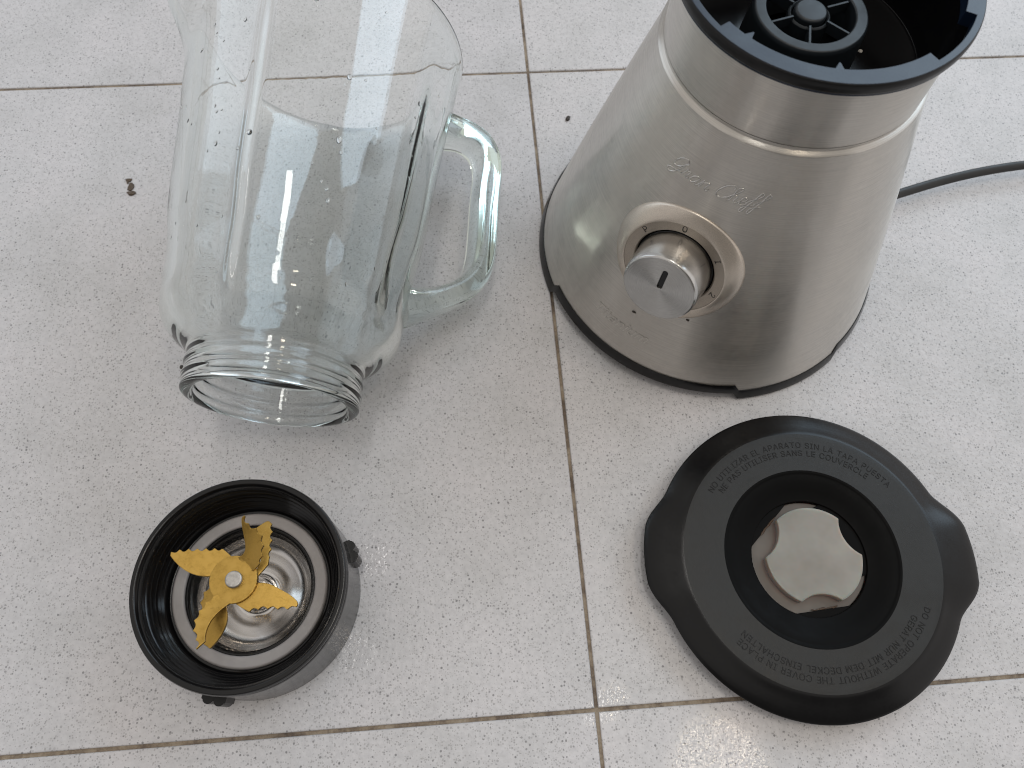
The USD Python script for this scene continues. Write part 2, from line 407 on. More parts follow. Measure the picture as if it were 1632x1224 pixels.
band = lathe(rounded([(R1 - .0020, .1300), (R1 - .00125, .1306), (R1 - .0014, .150), (R1 - .0014, .1568)], .0004), 256, closed=False)
if band.face_normals[len(band.faces) // 2] @ np.r_[band.triangles_center[len(band.faces) // 2][:2], 0] < 0: band.invert()
obj('upper_band', band, M_steel, base, smooth=40)

# black foot ring: down on the floor at the feet, arched up between them
rows = []
for r, z, up in ((rz(.006) - .004, .0075, 0), (rz(.005) + .0002, .0060, .0042), (rz(.0036) + .0010, .0036, .0042), (rz(.001) + .0008, .0012, .0042), (rz(.001) - .0004, .0002, .0040), (rz(.001) - .004, .0002, .0040), (rz(.006) - .009, .0075, 0)):
    zz = z + ar * up
    rr = r - KT * ar * up
    rows.append(np.stack([rr * np.cos(th), rr * np.sin(th), zz], -1))
foot = grid_mesh(np.array(rows), close_u=True)
if foot.volume < 0: foot.invert()
obj('foot_ring', foot, M_gloss, base, smooth=40)
obj('bottom_plate', lathe([(0, .0095), (.074, .0095), (.074, .0085), (0, .0085)], 96, closed=True), M_black, base)

# black top ring with bayonet notches and pointing teeth
ZT, RT = .1609, .04935


def arc_poly(r0, r1, a0, a1, n=24):
    a = np.radians(np.linspace(a0, a1, n))
    return Polygon(np.vstack([np.c_[r0 * np.cos(a), r0 * np.sin(a)], np.c_[r1 * np.cos(a[::-1]), r1 * np.sin(a[::-1])]]))


def disc(r, n=192):
    a = np.linspace(0, 2 * np.pi, n, endpoint=False); return Polygon(np.c_[r * np.cos(a), r * np.sin(a)])


inner = disc(.0432)
for k in range(3):
    inner = unary_union([inner, arc_poly(.040, .0467, -60 + 120 * k, -29 + 120 * k)])
for a0 in (-99.5, -138, 20.5, 140.5, 80, -20 - 160):
    a = math.radians(a0); c, s = math.cos(a), math.sin(a)
    tooth = Polygon([(.0440 * c + .0022 * s, .0440 * s - .0022 * c), (.0440 * c - .0012 * s, .0440 * s + .0012 * c), (.0402 * c + .0002 * s, .0402 * s - .0002 * c)])
    inner = inner.difference(tooth)
inner = inner.buffer(.0003).buffer(-.0003)
ringp = disc(.0488).difference(inner)
topring = extrude(ringp, .1560, ZT)
obj('top_ring', topring, M_rim, base, smooth=30)
obj('rim_edge', lathe(rounded([(.0480, .1567), (.0489, .1567), (RT - .0001, .1573), (RT + .0001, .1592), (RT - .0002, .1604), (.0487, ZT - .0001)], .0005) + [(.0480, .1567)], 256), M_black, base, smooth=40)
obj('well_wall', lathe([(.0466, .1560), (.0455, .1330), (.0435, .1285), (.010, .1270), (0.0, .1270)], 160, closed=False), M_gloss, base, smooth=40)
ZC = .1445
cp = thing  # keep the names short below
coup = lathe(rounded([(.0152, .1300), (.0150, ZC - .0004), (.0154, ZC), (.0190, ZC), (.0196, ZC - .0012), (.0205, .1300)], .0005) + [(.0152, .1300)], 128)
grille = obj('coupling_ring', coup, M_grille, base, smooth=40)
obj('hub', lathe(rounded([(.0056, .130), (.0056, ZC - .0006), (.0050, ZC), (0, ZC + .0002)], .0005), 64, closed=False), M_grille, grille, smooth=40)
obj('collar', lathe([(.0060, .130), (.0060, ZC - .0022), (.0066, ZC - .0016), (.0072, ZC - .0022), (.0072, .130), (.0060, .130)], 64), M_grille, grille, smooth=40)
for k in range(6):
    a = math.radians(-104 + 60 * k)
    sp = trimesh.creation.box([.0089, .0008, .004]); sp.apply_translation([.0110, 0, ZC - .0028])
    sp.apply_transform(trimesh.transformations.rotation_matrix(a, [0, 0, 1]))
    obj('spoke', sp, M_grille, grille, smooth=False)
# drops of water and crumbs left in the well
for (r, a, rr) in ((.0415, -88, .0006), (.032, -20, .0005), (.0385, -35, .0004), (.0395, -41, .0005), (.024, -5, .0006), (.037, -52, .0004), (.0352, -150, .0003)):
    z = .1272 + max(0, (r - .0435)) * 2
    obj('water_drop', blob((r * math.cos(math.radians(a)), r * math.sin(math.radians(a)), z + .0002), rr * 1.5, (1, 1, .7), seed=int(r * 1e4)), M_pale, base, smooth=True)

# ---- knob on the cone
az = math.radians(-125.6)
kn = np.array([math.cos(az) * math.cos(KA), math.sin(az) * math.cos(KA), math.sin(KA)])
kt = np.array([-math.sin(az), math.cos(az), 0.0]); kb = np.cross(kn, kt)
kc = np.array([.0421 - BX, .1588 - BY, .0736]) - kt * .0012 - kb * .0040
KX = T4(kc, kt, kb, kn)


def cone_depth(x, y):
    """Height above the plane of the knob of the cone's surface at local (x, y)."""
    P = kc + x[..., None] * kt + y[..., None] * kb
    lo, hi = np.full(x.shape, -.03), np.full(x.shape, .01)
    for _ in range(40):
        mid = (lo + hi) / 2; Q = P + mid[..., None] * kn
        ins = np.hypot(Q[..., 0], Q[..., 1]) < rz(Q[..., 2]) + .0006
        lo, hi = np.where(ins, mid, lo), np.where(ins, hi, mid)
    return lo


M_bezel = simple('champagne_bezel', (.66, .595, .52), .36, metallic=.85, bump=.05, scale=4000)
M_bezel_in = simple('champagne_print_ring', (.43, .38, .325), .42, metallic=.8, bump=.08, scale=4000)
M_knob_side = steel('turned_steel_side', ('const', tuple(kn)), None, rough=.22, aniso=.6, col=(.62, .615, .60), grain=.6)
kworld = np.array([BX, BY, 0]) + kc
M_knob_face = steel('turned_steel_face', ('radial', tuple(kworld + kn * .0165)), None, rough=.30, aniso=.92, col=(.52, .515, .50), brush='disc', grain=.5)
kk = 160; t2 = np.linspace(0, 2 * np.pi, kk, endpoint=False)
rows = []
HP = .0022
for r, mode in ((.0268, -1), (.0268, 0), (.0262, .25), (.0248, .55), (.0232, .82), (.0218, .97), (.0211, 1.0), (.0208, 1.0)):
    x, y = r * np.cos(t2), r * np.sin(t2)
    cd = cone_depth(.0268 * np.cos(t2), .0268 * np.sin(t2))
    z = cd - .0015 if mode < 0 else cd + .0002 + (HP - cd - .0002) * mode
    rows.append(np.stack([x, y, z], -1))
bez = grid_mesh(np.array(rows), close_u=False)
if bez.face_normals[-1][2] < 0: bez.invert()
obj('dial_bezel', bez, M_bezel, base, smooth=40, xf=KX)
dial = lathe(rounded([(.0209, HP), (.0207, HP - .0003), (.0168, HP - .0006), (.0163, HP - .0012), (.0163, -.004)], .0002), 128, closed=False)
if dial.face_normals[len(dial.faces) // 3][2] < 0: dial.invert()
dialp = obj('dial_ring', dial, M_bezel_in, base, smooth=40, xf=KX)
obj('knob_gap', lathe([(.0166, -.0006), (.0161, -.0004), (.0157, .0008), (.0140, .0008), (.0140, -.003), (.0163, -.003), (.0163, -.0006)], 96), M_gloss, base, smooth=40, xf=KX)


def glyph(ch, ang, r, size, z, matl, parent):
    me = meshkit.text_mesh(ch, size, .00012)
    bb = me.bounds
    me.apply_translation([-(bb[0, 0] + bb[1, 0]) / 2, -(bb[0, 1] + bb[1, 1]) / 2, 0])
    me.apply_transform(trimesh.transformations.rotation_matrix(math.radians(ang - 90), [0, 0, 1]))
    me.apply_translation([r * math.cos(math.radians(ang)), r * math.sin(math.radians(ang)), z])
    return me


for ch, a, s in (('P', 146, .0026), ('0', 95.5, .0028), ('I', 40, .0024), ('2', -11, .0026)):
    nm = {'P': 'letter_mark', '0': 'number_mark', 'I': 'number_mark', '2': 'number_mark'}[ch]
    obj(nm, glyph(ch, a, .0190, s, HP - .00045, M_ink, dialp), M_ink, base, smooth=False, xf=KX)
side = lathe(rounded([(.0155, -.001), (.0155, .0012), (.0150, .0148), (.0147, .0161), (.0141, .0165)], .0006), 128, closed=False)
if side.face_normals[len(side.faces) // 2] @ np.r_[side.triangles_center[len(side.faces) // 2][:2], 0] < 0: side.invert()
knob = obj('knob', side, M_knob_side, base, smooth=40, xf=KX)
slot = LineString([(0.0, .0012), (.0, .0084)]).buffer(.0011)
face = extrude(disc(.0142).difference(slot), .0153, .01652)
obj('knob_face', face, M_knob_face, knob, smooth=20, xf=None)
obj('pointer_slot', extrude(slot.buffer(.00005), .0140, .0157), M_gloss, knob, smooth=False)
# dirt specks under the dial
for (dx, dy, s) in ((.0145, -.0240, .0006), (.0045, -.0278, .0007), (-.0072, -.0338, .0007), (.0035, -.0135, None)):
    if s:
        d = cone_depth(np.array([dx]), np.array([dy]))[0]
        obj('dirt_speck', blob((dx, dy, d), s, (1.3, .8, .35), seed=int(s * 1e5 + dx * 1e4), amp=.5), M_dirt, base, smooth=True, xf=KX)


# ---- lettering on the steel: strokes laid on the cone
def on_cone(u, v, azc, zc, h):
    """u metres along the cone to the right, v metres up its slope, h metres proud."""
    z = zc + v * math.cos(KA)
    r = rz(z) + .0006 * np.sin(np.pi * (z - .004) / .123)
    rc = rz(zc)
    a = azc + u / rc
    return np.stack([(r + h * math.cos(KA)) * np.cos(a), (r + h * math.cos(KA)) * np.sin(a), z + h * math.sin(KA)], -1)


SCRIPT = {   # handwriting strokes, x height 1, capitals about 2
    'G': ([[(1.55, 1.62), (1.30, 1.98), (.75, 1.85), (.30, 1.25), (.35, .62), (.85, .60), (1.35, 1.15), (1.62, 1.70), (1.38, .80), (1.02, -.25), (.45, -.55), (.12, -.20), (.75, .10), (1.55, .30)]], 1.65),
    'r': ([[(0, .30), (.28, .85), (.34, 1.12), (.44, .92), (.74, .96), (.66, .30), (.82, .08), (1.05, .28)]], 1.02),
    'a': ([[(.95, .82), (.62, 1.0), (.22, .70), (.16, .22), (.45, .04), (.80, .42), (.98, .95), (.86, .30), (1.0, .04), (1.28, .28)]], 1.22),
    'n': ([[(0, .28), (.22, .95), (.20, .04)], [(.20, .30), (.55, .90), (.85, .92), (.82, .22), (.98, .04), (1.25, .28)]], 1.2),
    'C': ([[(1.45, 1.55), (1.30, 1.95), (.80, 1.78), (.30, 1.05), (.28, .30), (.72, .02), (1.25, .22), (1.60, .55)]], 1.5),
    'h': ([[(0, .28), (.55, 1.30), (.66, 1.95), (.46, 1.92), (.30, 1.0), (.18, .02)], [(.22, .35), (.55, .92), (.80, .85), (.76, .22), (.92, .04), (1.18, .28)]], 1.14),
    'e': ([[(0, .28), (.55, .52), (.66, .90), (.40, 1.0), (.16, .60), (.24, .14), (.60, .04), (.95, .28)]], .9),
    'f': ([[(0, .28), (.52, 1.15), (.86, 1.88), (.70, 2.0), (.46, 1.30), (.22, -.25), (.06, -.85), (-.12, -.62), (.12, .02), (.75, .28)]], .78),
}


def script_word(word, size, azc, zc, slant=.25, rad=.00035, name='letter', space=.55, group_parent=None):
    x = 0; items = []
    for ch in word:
        if ch == ' ':
            x += space; continue
        st, adv = SCRIPT[ch]; items.append((x, st)); x += adv
    W = x
    for x0, st in items:
        ms = []
        for s in st:
            q = spline(s, 26); u = (q[:, 0] + x0 - W / 2 + slant * q[:, 1]) * size; v = (q[:, 1] - .6) * size
            ms.append(tube(on_cone(u, v, azc, zc, .00005), rad, 6, flat=.8, up=kn))
        obj(name, trimesh.util.concatenate(ms), M_emb, base, smooth=True)


M_emb = simple('polished_embossed_steel', (.60, .59, .57), .20, metallic=1.0)
script_word('Gran Cheff', .0034, math.radians(-126.5), .1075, rad=.00024, slant=.35)


def cone_text(text, height, azc, zc, matl, name, slant=0.2):
    """Printed word, one part per letter."""
    me = meshkit.text_mesh(text, height, .00006)
    W = me.bounds[1, 0]
    comps = me.split(only_watertight=False)
    for c_ in sorted(comps, key=lambda q: q.bounds[0, 0]):
        v = c_.vertices
        c_.vertices = on_cone(v[:, 0] - W / 2 + slant * v[:, 1], v[:, 1] - height / 2, azc, zc, (.00012 + v[:, 2]))
        obj(name, c_, matl, base, smooth=False)


cone_text('Titanium', .0052, math.radians(-135.5), .0262, M_faint, 'printed_letter', slant=.35)

# ------------------------------------------------------------------ power cable
cable = spline([(.142, .2185, .012), (.160, .2243, .0110), (.1767, .2295, .0095), (.2001, .2366, .0085), (.2253, .2424, .0085), (.2545, .2464, .0085), (.295, .248, .0075), (.36, .245, .0045), (.50, .225, .0035), (.72, .20, .0032)], 90)
ct = thing('power_cable', 'thin flat black power cable running off to the right behind the steel base', 'cable')
upv = np.array([.25, -.5, .83])
obj('cable_sheath', tube(cable, np.linspace(.0024, .0019, len(cable)), 20, flat=.6, up=upv), M_cable, ct, smooth=True)

# ------------------------------------------------------------------ glass jar lying on its side
JS = np.array([0, .0160, .0182, .0225, .0265, .0310, .041, .052, .075, .11, .165])
JR = np.array([.0339, .0340, .0358, .0412, .0447, .0465, .0475, .0481, .0516, .0545, .0603])
JN = np.array([-.1202, .1183, .0466]); jaz, jtl = 1.4372, .0824
ja = np.array([math.cos(jaz) * math.cos(jtl), math.sin(jaz) * math.cos(jtl), math.sin(jtl)])
jw = np.array([math.sin(jaz), -math.cos(jaz), 0.0]); ju = np.cross(jw, ja)
from scipy.interpolate import PchipInterpolator
rad_o = PchipInterpolator(JS, JR)
rad_i = PchipInterpolator([0, .0165, .0210, .0255, .0310, .0380, .0460, .0540, .075, .11, .165], [.0291, .0291, .0320, .0366, .0405, .0426, .0433, .0440, .0474, .0503, .0561])
TH_H = math.radians(-28)      # the direction of the handle around the axis
jar = thing('glass_jar', 'clear thick glass blender jar with handle lying on its side on the tiles', 'blender jar', JN)
JX = T4((0, 0, 0), jw, ju, ja)
KJ = 900
jt = np.linspace(0, 2 * np.pi, KJ, endpoint=False)


def smooth01(x): x = np.clip(x, 0, 1); return x * x * (3 - 2 * x)


RIB_IN = [(.0012, .16), (.0, .03), (.0012, .16), (.0012, .16)]      # depth inside and half width of each pressed rib
RIB_OUT = [(.0005, .14), (-.0014, .034), (.0005, .14), (.0005, .14)]


def flute(thv, s, ribs):
    """Depth of the four ribs pressed into the wall, measured inwards."""
    d = np.zeros_like(thv)
    for k in range(4):
        a = TH_H + math.pi / 4 + k * math.pi / 2 - (.13 if k == 1 else 0)
        x = (thv - a + math.pi) % (2 * math.pi) - math.pi
        d = d + ribs[k][0] * np.exp(-(np.abs(x) / ribs[k][1]) ** 2.4)
    return d * smooth01((s - .024) / .016) * smooth01((.160 - s) / .03)


def jar_ring(s, r, ribs):
    rr = np.full(KJ, r) - (flute(jt, s, ribs) if ribs else 0)
    # pouring lip opposite the handle
    x = (jt - (TH_H + math.pi) + math.pi) % (2 * math.pi) - math.pi
    rr = rr + .010 * np.exp(-(x / .26) ** 2) * smooth01((s - .138) / .032) ** 1.6
    return np.stack([rr * np.cos(jt), rr * np.sin(jt), np.full(KJ, s)], -1)


SL = .1685
outer_s = np.r_[np.linspace(.0015, .0155, 38), np.linspace(.0160, .056, 42), np.linspace(.06, SL - .002, 44)]
rings = []
for s in outer_s:
    r = float(rad_o(min(s, .165)) + max(0, s - .165) * .1)
    if s < .0160:      # two rounds of screw thread on the neck
        r = .0336 + .0007 * (math.exp(-((s - .0058) / .0014) ** 2) + math.exp(-((s - .0112) / .0014) ** 2)) + .0004 * smooth01((s - .0125) / .0035) + .0003 * math.exp(-((s - .001) / .0016) ** 2)
    else:
        r = max(r, .0340)
    rings.append(jar_ring(s, r, RIB_OUT))
WALL = .0042
rim_r = float(rad_o(.165)) + .0006
for q in np.linspace(-.35, math.pi + .35, 9)[1:-1]:      # round mouth rim
    rings.append(jar_ring(SL + .0020 * math.sin(q), rim_r - .0021 + .0021 * math.cos(q), None))
inner_s = np.r_[np.linspace(SL - .002, .06, 44), np.linspace(.056, .0150, 46), np.linspace(.0140, .0015, 8)]
for s in inner_s:
    r = float(rad_i(min(s, .165)))
    rings.append(jar_ring(s, r, RIB_IN))
for q in np.linspace(-.3, math.pi + .3, 7)[1:-1]:        # round neck lip
    rings.append(jar_ring(.0014 - .0014 * math.sin(q), .0315 - .0024 * math.cos(q), None))
jb = grid_mesh(np.array(rings), close_u=True)
jb.merge_vertices()
if jb.volume < 0: jb.invert()
obj('jar_body', jb, M_glass, jar, smooth=60, xf=JX)

# handle: a bent glass bar, rounded-rectangle section, in the plane through the axis at TH_H
hp = np.array([(.1500, .0535), (.1518, .0640), (.1518, .0728), (.1485, .0794), (.1415, .0832), (.1250, .0840), (.1050, .0842), (.0900, .0840), (.0800, .0822), (.0715, .0768), (.0650, .0690), (.0590, .0590), (.0540, .0470)])
hq = spline(hp, 64)
hT = np.gradient(hq, axis=0); hT /= np.linalg.norm(hT, axis=1, keepdims=True)
hn = np.c_[-hT[:, 1], hT[:, 0]]
hd = np.array([math.cos(TH_H), math.sin(TH_H), 0]); hu = np.cross([0, 0, 1.0], hd)
sec_t = np.linspace(0, 2 * np.pi, 28, endpoint=False)
rings = []
for i, ((s, r), (ns, nr)) in enumerate(zip(hq, hn)):
    f = i / (len(hq) - 1)
    flare = 1 + .55 * math.exp(-(f / .07) ** 2) + .55 * math.exp(-((1 - f) / .07) ** 2)
    a_, b_ = .0056 * flare, .0092 * (1 + .15 * (flare - 1))
    cx = np.sign(np.cos(sec_t)) * np.abs(np.cos(sec_t)) ** .62 * a_
    cy = np.sign(np.sin(sec_t)) * np.abs(np.sin(sec_t)) ** .62 * b_
    P = (r + nr * cx)[:, None] * hd + cy[:, None] * hu + (s + ns * cx)[:, None] * np.array([0, 0, 1.0])
    rings.append(P)
hm = grid_mesh(np.array(rings), close_u=False)
n_, k_ = len(rings), len(sec_t)
V = np.vstack([hm.vertices, rings[0].mean(0), rings[-1].mean(0)]); ff = list(hm.faces)
for j in range(k_):
    ff.append([n_ * k_, (j + 1) % k_, j]); ff.append([n_ * k_ + 1, (n_ - 1) * k_ + j, (n_ - 1) * k_ + (j + 1) % k_])
hm = trimesh.Trimesh(V, np.array(ff), process=False)
if hm.volume < 0: hm.invert()
obj('handle', hm, M_handle_glass, jar, smooth=50, xf=JX)

# water drops clinging to the jar
drops = []
for k in range(64):
    s = rng.uniform(.03, .16); a = math.radians(rng.uniform(15, 175) if k % 3 else rng.uniform(60, 130))
    r = float(rad_o(s)) - float(flute(np.array([a]), s, RIB_OUT)[0])
    sz = rng.choice([.0004, .0005, .0007, .0010], p=[.35, .35, .22, .08])
    d = trimesh.creation.icosphere(subdivisions=2, radius=1.0)
    n_ = np.array([math.cos(a), math.sin(a), 0]); t_ = np.array([-math.sin(a), math.cos(a), 0])
    d.vertices = (d.vertices[:, :1] * sz * .62) * n_ + (d.vertices[:, 1:2] * sz) * t_ + (d.vertices[:, 2:3] * sz * rng.uniform(1, 1.8)) * np.array([0, 0, 1.0]) + (r + sz * .15) * n_ + np.array([0, 0, s])
    obj('water_drop', d, M_water, jar, smooth=True, xf=JX)

# ------------------------------------------------------------------ blade collar
CX, CY = -.1319, .0530
col = thing('blade_assembly', 'round black screw collar with toothed gold blades and a steel cup inside', 'blade unit', (CX, CY, 0))
ring = rounded([(.0392, .0050), (.0392, .0200), (.0390, .0318), (.0396, .0335), (.0391, .0352), (.0374, .0352), (.0364, .0338)] +
               [q for z in np.arange(.0315, .0215, -.0026) for q in ((.0362 - (.0315 - z) * .38, z), (.0352 - (.0315 - z) * .38, z - .0009), (.0352 - (.0315 - z) * .38, z - .0012), (.0360 - (.0315 - z) * .38, z - .0020))] +
               [(.0316, .0205), (.0308, .0180), (.0240, .0172), (.0240, .0050)], .0004)
obj('collar_ring', lathe(ring + [ring[0]], 192), M_gloss, col, smooth=35)
obj('collar_skirt', lathe(rounded([(.0380, .0002), (.0397, .0002), (.0399, .0010), (.0394, .0290), (.0390, .0300), (.0380, .0040)], .0005) + [(.0380, .0002)], 192), M_skirt, col, smooth=35)
obj('gasket', lathe(rounded([(.0247, .0172), (.0249, .0192), (.0254, .0196), (.0290, .0196), (.0296, .0190), (.0298, .0172)], .0004) + [(.0247, .0172)], 160), M_gasket, col, smooth=40)
M_cup = steel('polished_cup', ('radial', (CX, CY, .012)), None, rough=.20, aniso=.5, col=(.70, .68, .66), brush='disc', grain=.35)
obj('cup_reflection_ring', lathe(rounded([(.0232, .0178), (.0230, .0150), (.0222, .0118), (.0218, .0100), (.0216, .0060), (.0245, .0060), (.0240, .0170)], .0015) + [(.0232, .0178)], 160), M_gloss, col, smooth=40)  # black ring standing in for the dark reflection around the steel cup
cup = lathe(rounded([(.0224, .0122), (.0190, .0076), (.0120, .0054), (.0080, .0052), (.0060, .0070), (0, .0085)], .0050, 10), 160, closed=False)
if cup.face_normals[len(cup.faces) - 5][2] < 0: cup.invert()
obj('steel_cup', cup, M_cup, col, smooth=40)
obj('cup_edge', lathe([(.0232, .0176), (.0240, .0186), (.0249, .0184), (.0249, .0168), (.0232, .0168), (.0232, .0176)], 128), M_gloss, col, smooth=40)
obj('spindle', lathe(rounded([(.0060, .008), (.0058, .018), (.0046, .0225), (.0046, .0385), (0, .0385)], .0006), 48, closed=False).apply_translation([.0006, -.0006, 0]), M_cup, col, smooth=40)
obj('rivet', lathe(rounded([(.0031, .0415), (.0031, .0445), (.0027, .0449), (0, .0449)], .0005), 40, closed=False).apply_translation([.0010, -.0008, 0]), simple('dull_rivet_steel', (.42, .405, .385), .42, metallic=1.0, bump=.15, scale=900), col, smooth=40)
for a0, w in ((17.0, .0085), (-105.5, .0085), (137.0, .0085)):      # grip lugs on the outside
    lug = extrude(unary_union([sbox(.0380, -w / 2, .0410, w / 2), Point(.0407, w / 4).buffer(.0017), Point(.0407, -w / 4).buffer(.0017)]).buffer(.0003), .0085, .0195)
    lug.apply_transform(trimesh.transformations.rotation_matrix(math.radians(a0), [0, 0, 1]))
    obj('grip_lug', lug, M_black, col, smooth=30)

# blades: three stamped plates of two arms each; millimetres about the spindle
ARMS = [
    ([(1.4, 7.2), (4.4, 9.4), (4.5, 13.0), (4.1, 17.5), (4.3, 19.1), (5.5, 20.0)], [(5.5, 20.0), (5.9, 17.6), (10.1, 14.2), (11.1, 8.5), (9.3, 3.6)], [(6.9, 1.8), (3.1, 3.1)], 43, 53),
    ([(-0.6, -8.9), (-3.8, -11.4), (-6.4, -14.8), (-7.6, -18.7), (-7.5, -21.7)], [(-10.0, -24.1), (-10.3, -20.3), (-11.4, -17.6), (-10.3, -11.1), (-6.2, -5.9)], [(-1.0, -3.0)], 43, 46.5),
    ([(-8.4, 1.4), (-11.7, 1.6), (-16.3, 3.2), (-21.8, 7.7), (-23.3, 9.6)], [(-23.2, 10.8), (-18.8, 11.2), (-9.7, 11.0), (-4.7, 10.9)], [(-1.3, 7.8), (-0.2, 4.5)], 41.5, 42.5),
    ([(8.4, -2.1), (12.6, -2.8), (17.3, -5.4), (21.5, -8.4), (22.7, -10.3), (22.5, -11.2)], [(22.5, -11.2), (16.1, -11.4), (7.1, -11.4), (5.6, -12.0)], [(2.6, -10.2), (0.7, -8.8), (0.4, -4.7)], 41.5, 41.0),
    ([(6.0, 1.6), (7.8, 4.4), (6.6, 14.2), (5.0, 18.6), (6.9, 20.3), (9.6, 21.8), (10.8, 20.9)], [(10.8, 20.9), (11.2, 14.1), (11.1, 7.2)], [(11.0, 4.8), (7.8, 0.6)], 40, 36),
    ([(-2.9, -10.4), (-3.2, -15.5), (-5.6, -19.6), (-8.8, -22.8)], [(-8.8, -22.8), (-10.9, -21.8), (-11.2, -18.3), (-12.1, -12.2), (-11.8, -5.2), (-8.8, -1.5)], [(-3.9, -1.4)], 40, 35),
]
BO = np.array([.5, 0.0])      # the spindle sits a little off the middle of the collar
HUBC = np.array([.5, -.6])


def serrate(P, pitch=3.3, amp=.95):
    q = spline(P, 160) if len(P) > 2 else np.array(P, float)
    d = np.r_[0, np.cumsum(np.linalg.norm(np.diff(q, axis=0), axis=1))]
    T = np.gradient(q, axis=0); T /= np.linalg.norm(T, axis=1, keepdims=True); N = np.c_[T[:, 1], -T[:, 0]]
    n = max(2, round(d[-1] / pitch)); ph = d / d[-1] * n
    h = np.abs(np.sin(np.pi * ph)) - .6
    fade = np.clip(np.minimum(d, d[-1] - d) / .6, 0, 1)
    return q - N * (h * amp * fade)[:, None]


def plate(poly, zfun, thick=.0011):
    v, f = trimesh.creation.triangulate_polygon(poly, engine='earcut')
    v3 = np.c_[v, np.zeros(len(v))]
    me = trimesh.Trimesh(v3, f, process=False)
    for _ in range(6):
        ed = me.edges_unique_length
        if ed.max() < 2.2: break
        v_, f_ = trimesh.remesh.subdivide_to_size(me.vertices, me.faces, 2.0); me = trimesh.Trimesh(v_, f_, process=False); me.merge_vertices(); break
    if me.face_normals[0][2] < 0: me.invert()
    top = me.vertices.copy(); z = zfun(top[:, :2])
    top = np.c_[top[:, :2] / 1000, z]
    n = len(top); bot = top - [0, 0, thick]
    edges = me.edges[trimesh.grouping.group_rows(me.edges_sorted, require_count=1)]
    f = [me.faces, me.faces[:, ::-1] + n, np.stack([edges[:, 1], edges[:, 0], edges[:, 0] + n], 1), np.stack([edges[:, 1], edges[:, 0] + n, edges[:, 1] + n], 1)]
    return trimesh.Trimesh(np.vstack([top, bot]), np.vstack(f), process=False)


for e1, ser, e3, z0, z1 in ARMS:
    e1, ser, e3 = ([tuple(np.array(q) + BO) for q in L_] for L_ in (e1, ser, e3))
    if np.cross(np.r_[np.array(ser[-1]) - ser[0], 0], np.r_[np.array(e1[0]) - np.array(ser[0]), 0])[2] < 0:
        sgn = -1
    else:
        sgn = 1
    q = serrate(ser, amp=.95 * sgn)
    poly = Polygon(np.vstack([spline(e1, 30) if len(e1) > 3 else e1, q] + ([np.array(e3)] if e3 else []))).buffer(0)
    if poly.geom_type != 'Polygon': poly = max(poly.geoms, key=lambda g: g.area)
    D = max(np.linalg.norm(np.array(list(e1) + list(ser)) - HUBC, axis=1))
    zf = lambda p, z0=z0, z1=z1, D=D: (z0 + (z1 - z0) * np.clip((np.linalg.norm(p - HUBC, axis=1) - 7.0) / (D - 7.0), 0, 1)) / 1000
    obj('blade', plate(poly.simplify(.04), zf), M_gold, col, smooth=25)
for z, r in ((.0430, 8.5), (.0415, 8.2), (.0400, 8.0)):
    a = np.linspace(0, 2 * np.pi, 72, endpoint=False)
    pol = Polygon(np.c_[HUBC[0] + r * np.cos(a), HUBC[1] + r * np.sin(a)])
    obj('blade_hub', plate(pol, lambda p, z=z: np.full(len(p), z + .00008)), M_gold, col, smooth=25)

# ------------------------------------------------------------------ lid
LX, LY = .0934, .0512
lid = thing('jar_cover', 'round matte black blender lid with raised lettering and two side tabs', 'lid', (LX, LY, 0))


def lid_outline(r, tab, n=360):
    t = np.linspace(0, 2 * np.pi, n, endpoint=False)
    rr = np.full(n, r)
    for c, h in ((math.radians(174.5), .0048), (math.radians(-2.5), .0068)):
        x = np.abs((t - c + np.pi) % (2 * np.pi) - np.pi)
        rr = rr + h * tab * smooth01((.44 - x) / .28)
    return np.c_[rr * np.cos(t), rr * np.sin(t)]


prof = [(.0600, .0010, .9), (.0628, .0012, 1.0), (.0636, .0030, 1.0), (.0634, .0050, 1.0), (.0622, .0078, .97), (.0600, .0108, .88), (.0575, .0142, .62), (.0550, .0172, .30), (.0532, .0192, .08), (.0520, .0200, 0), (.0510, .0203, 0), (.0500, .0204, 0),
        (.0358, .0206, 0), (.0351, .0204, 0), (.0347, .0196, 0), (.0345, .0180, 0), (.0318, .0138, 0), (.0290, .0118, 0), (.0240, .0105, 0), (.0238, .0095, 0), (.0300, .0080, 0), (.0450, .0085, 0)]
FZ = lambda z: .0085 + (z - .001) * .31      # the rim stands clear of the floor on the ring below
rows = [np.c_[lid_outline(r * (1.018 if z > .0185 else 1.0), tb), np.full(360, FZ(z) if q < 16 else z)] for q, (r, z, tb) in enumerate(prof)]
rows = np.array(rows)
side_m = grid_mesh(np.concatenate([rows[:10]]), close_u=False)
top_m = grid_mesh(rows[9:13], close_u=False)
fun_m = grid_mesh(rows[12:], close_u=False)
for me in (side_m, top_m, fun_m):
    k = np.argmax(me.triangles_center[:, 2]); 
    if me.face_normals[k][2] < 0: me.invert()
obj('lid_rim', side_m, M_lidside, lid, smooth=50)
obj('lid_top', top_m, M_matte, lid, smooth=50)
obj('lid_funnel', fun_m, M_funnel, lid, smooth=50)

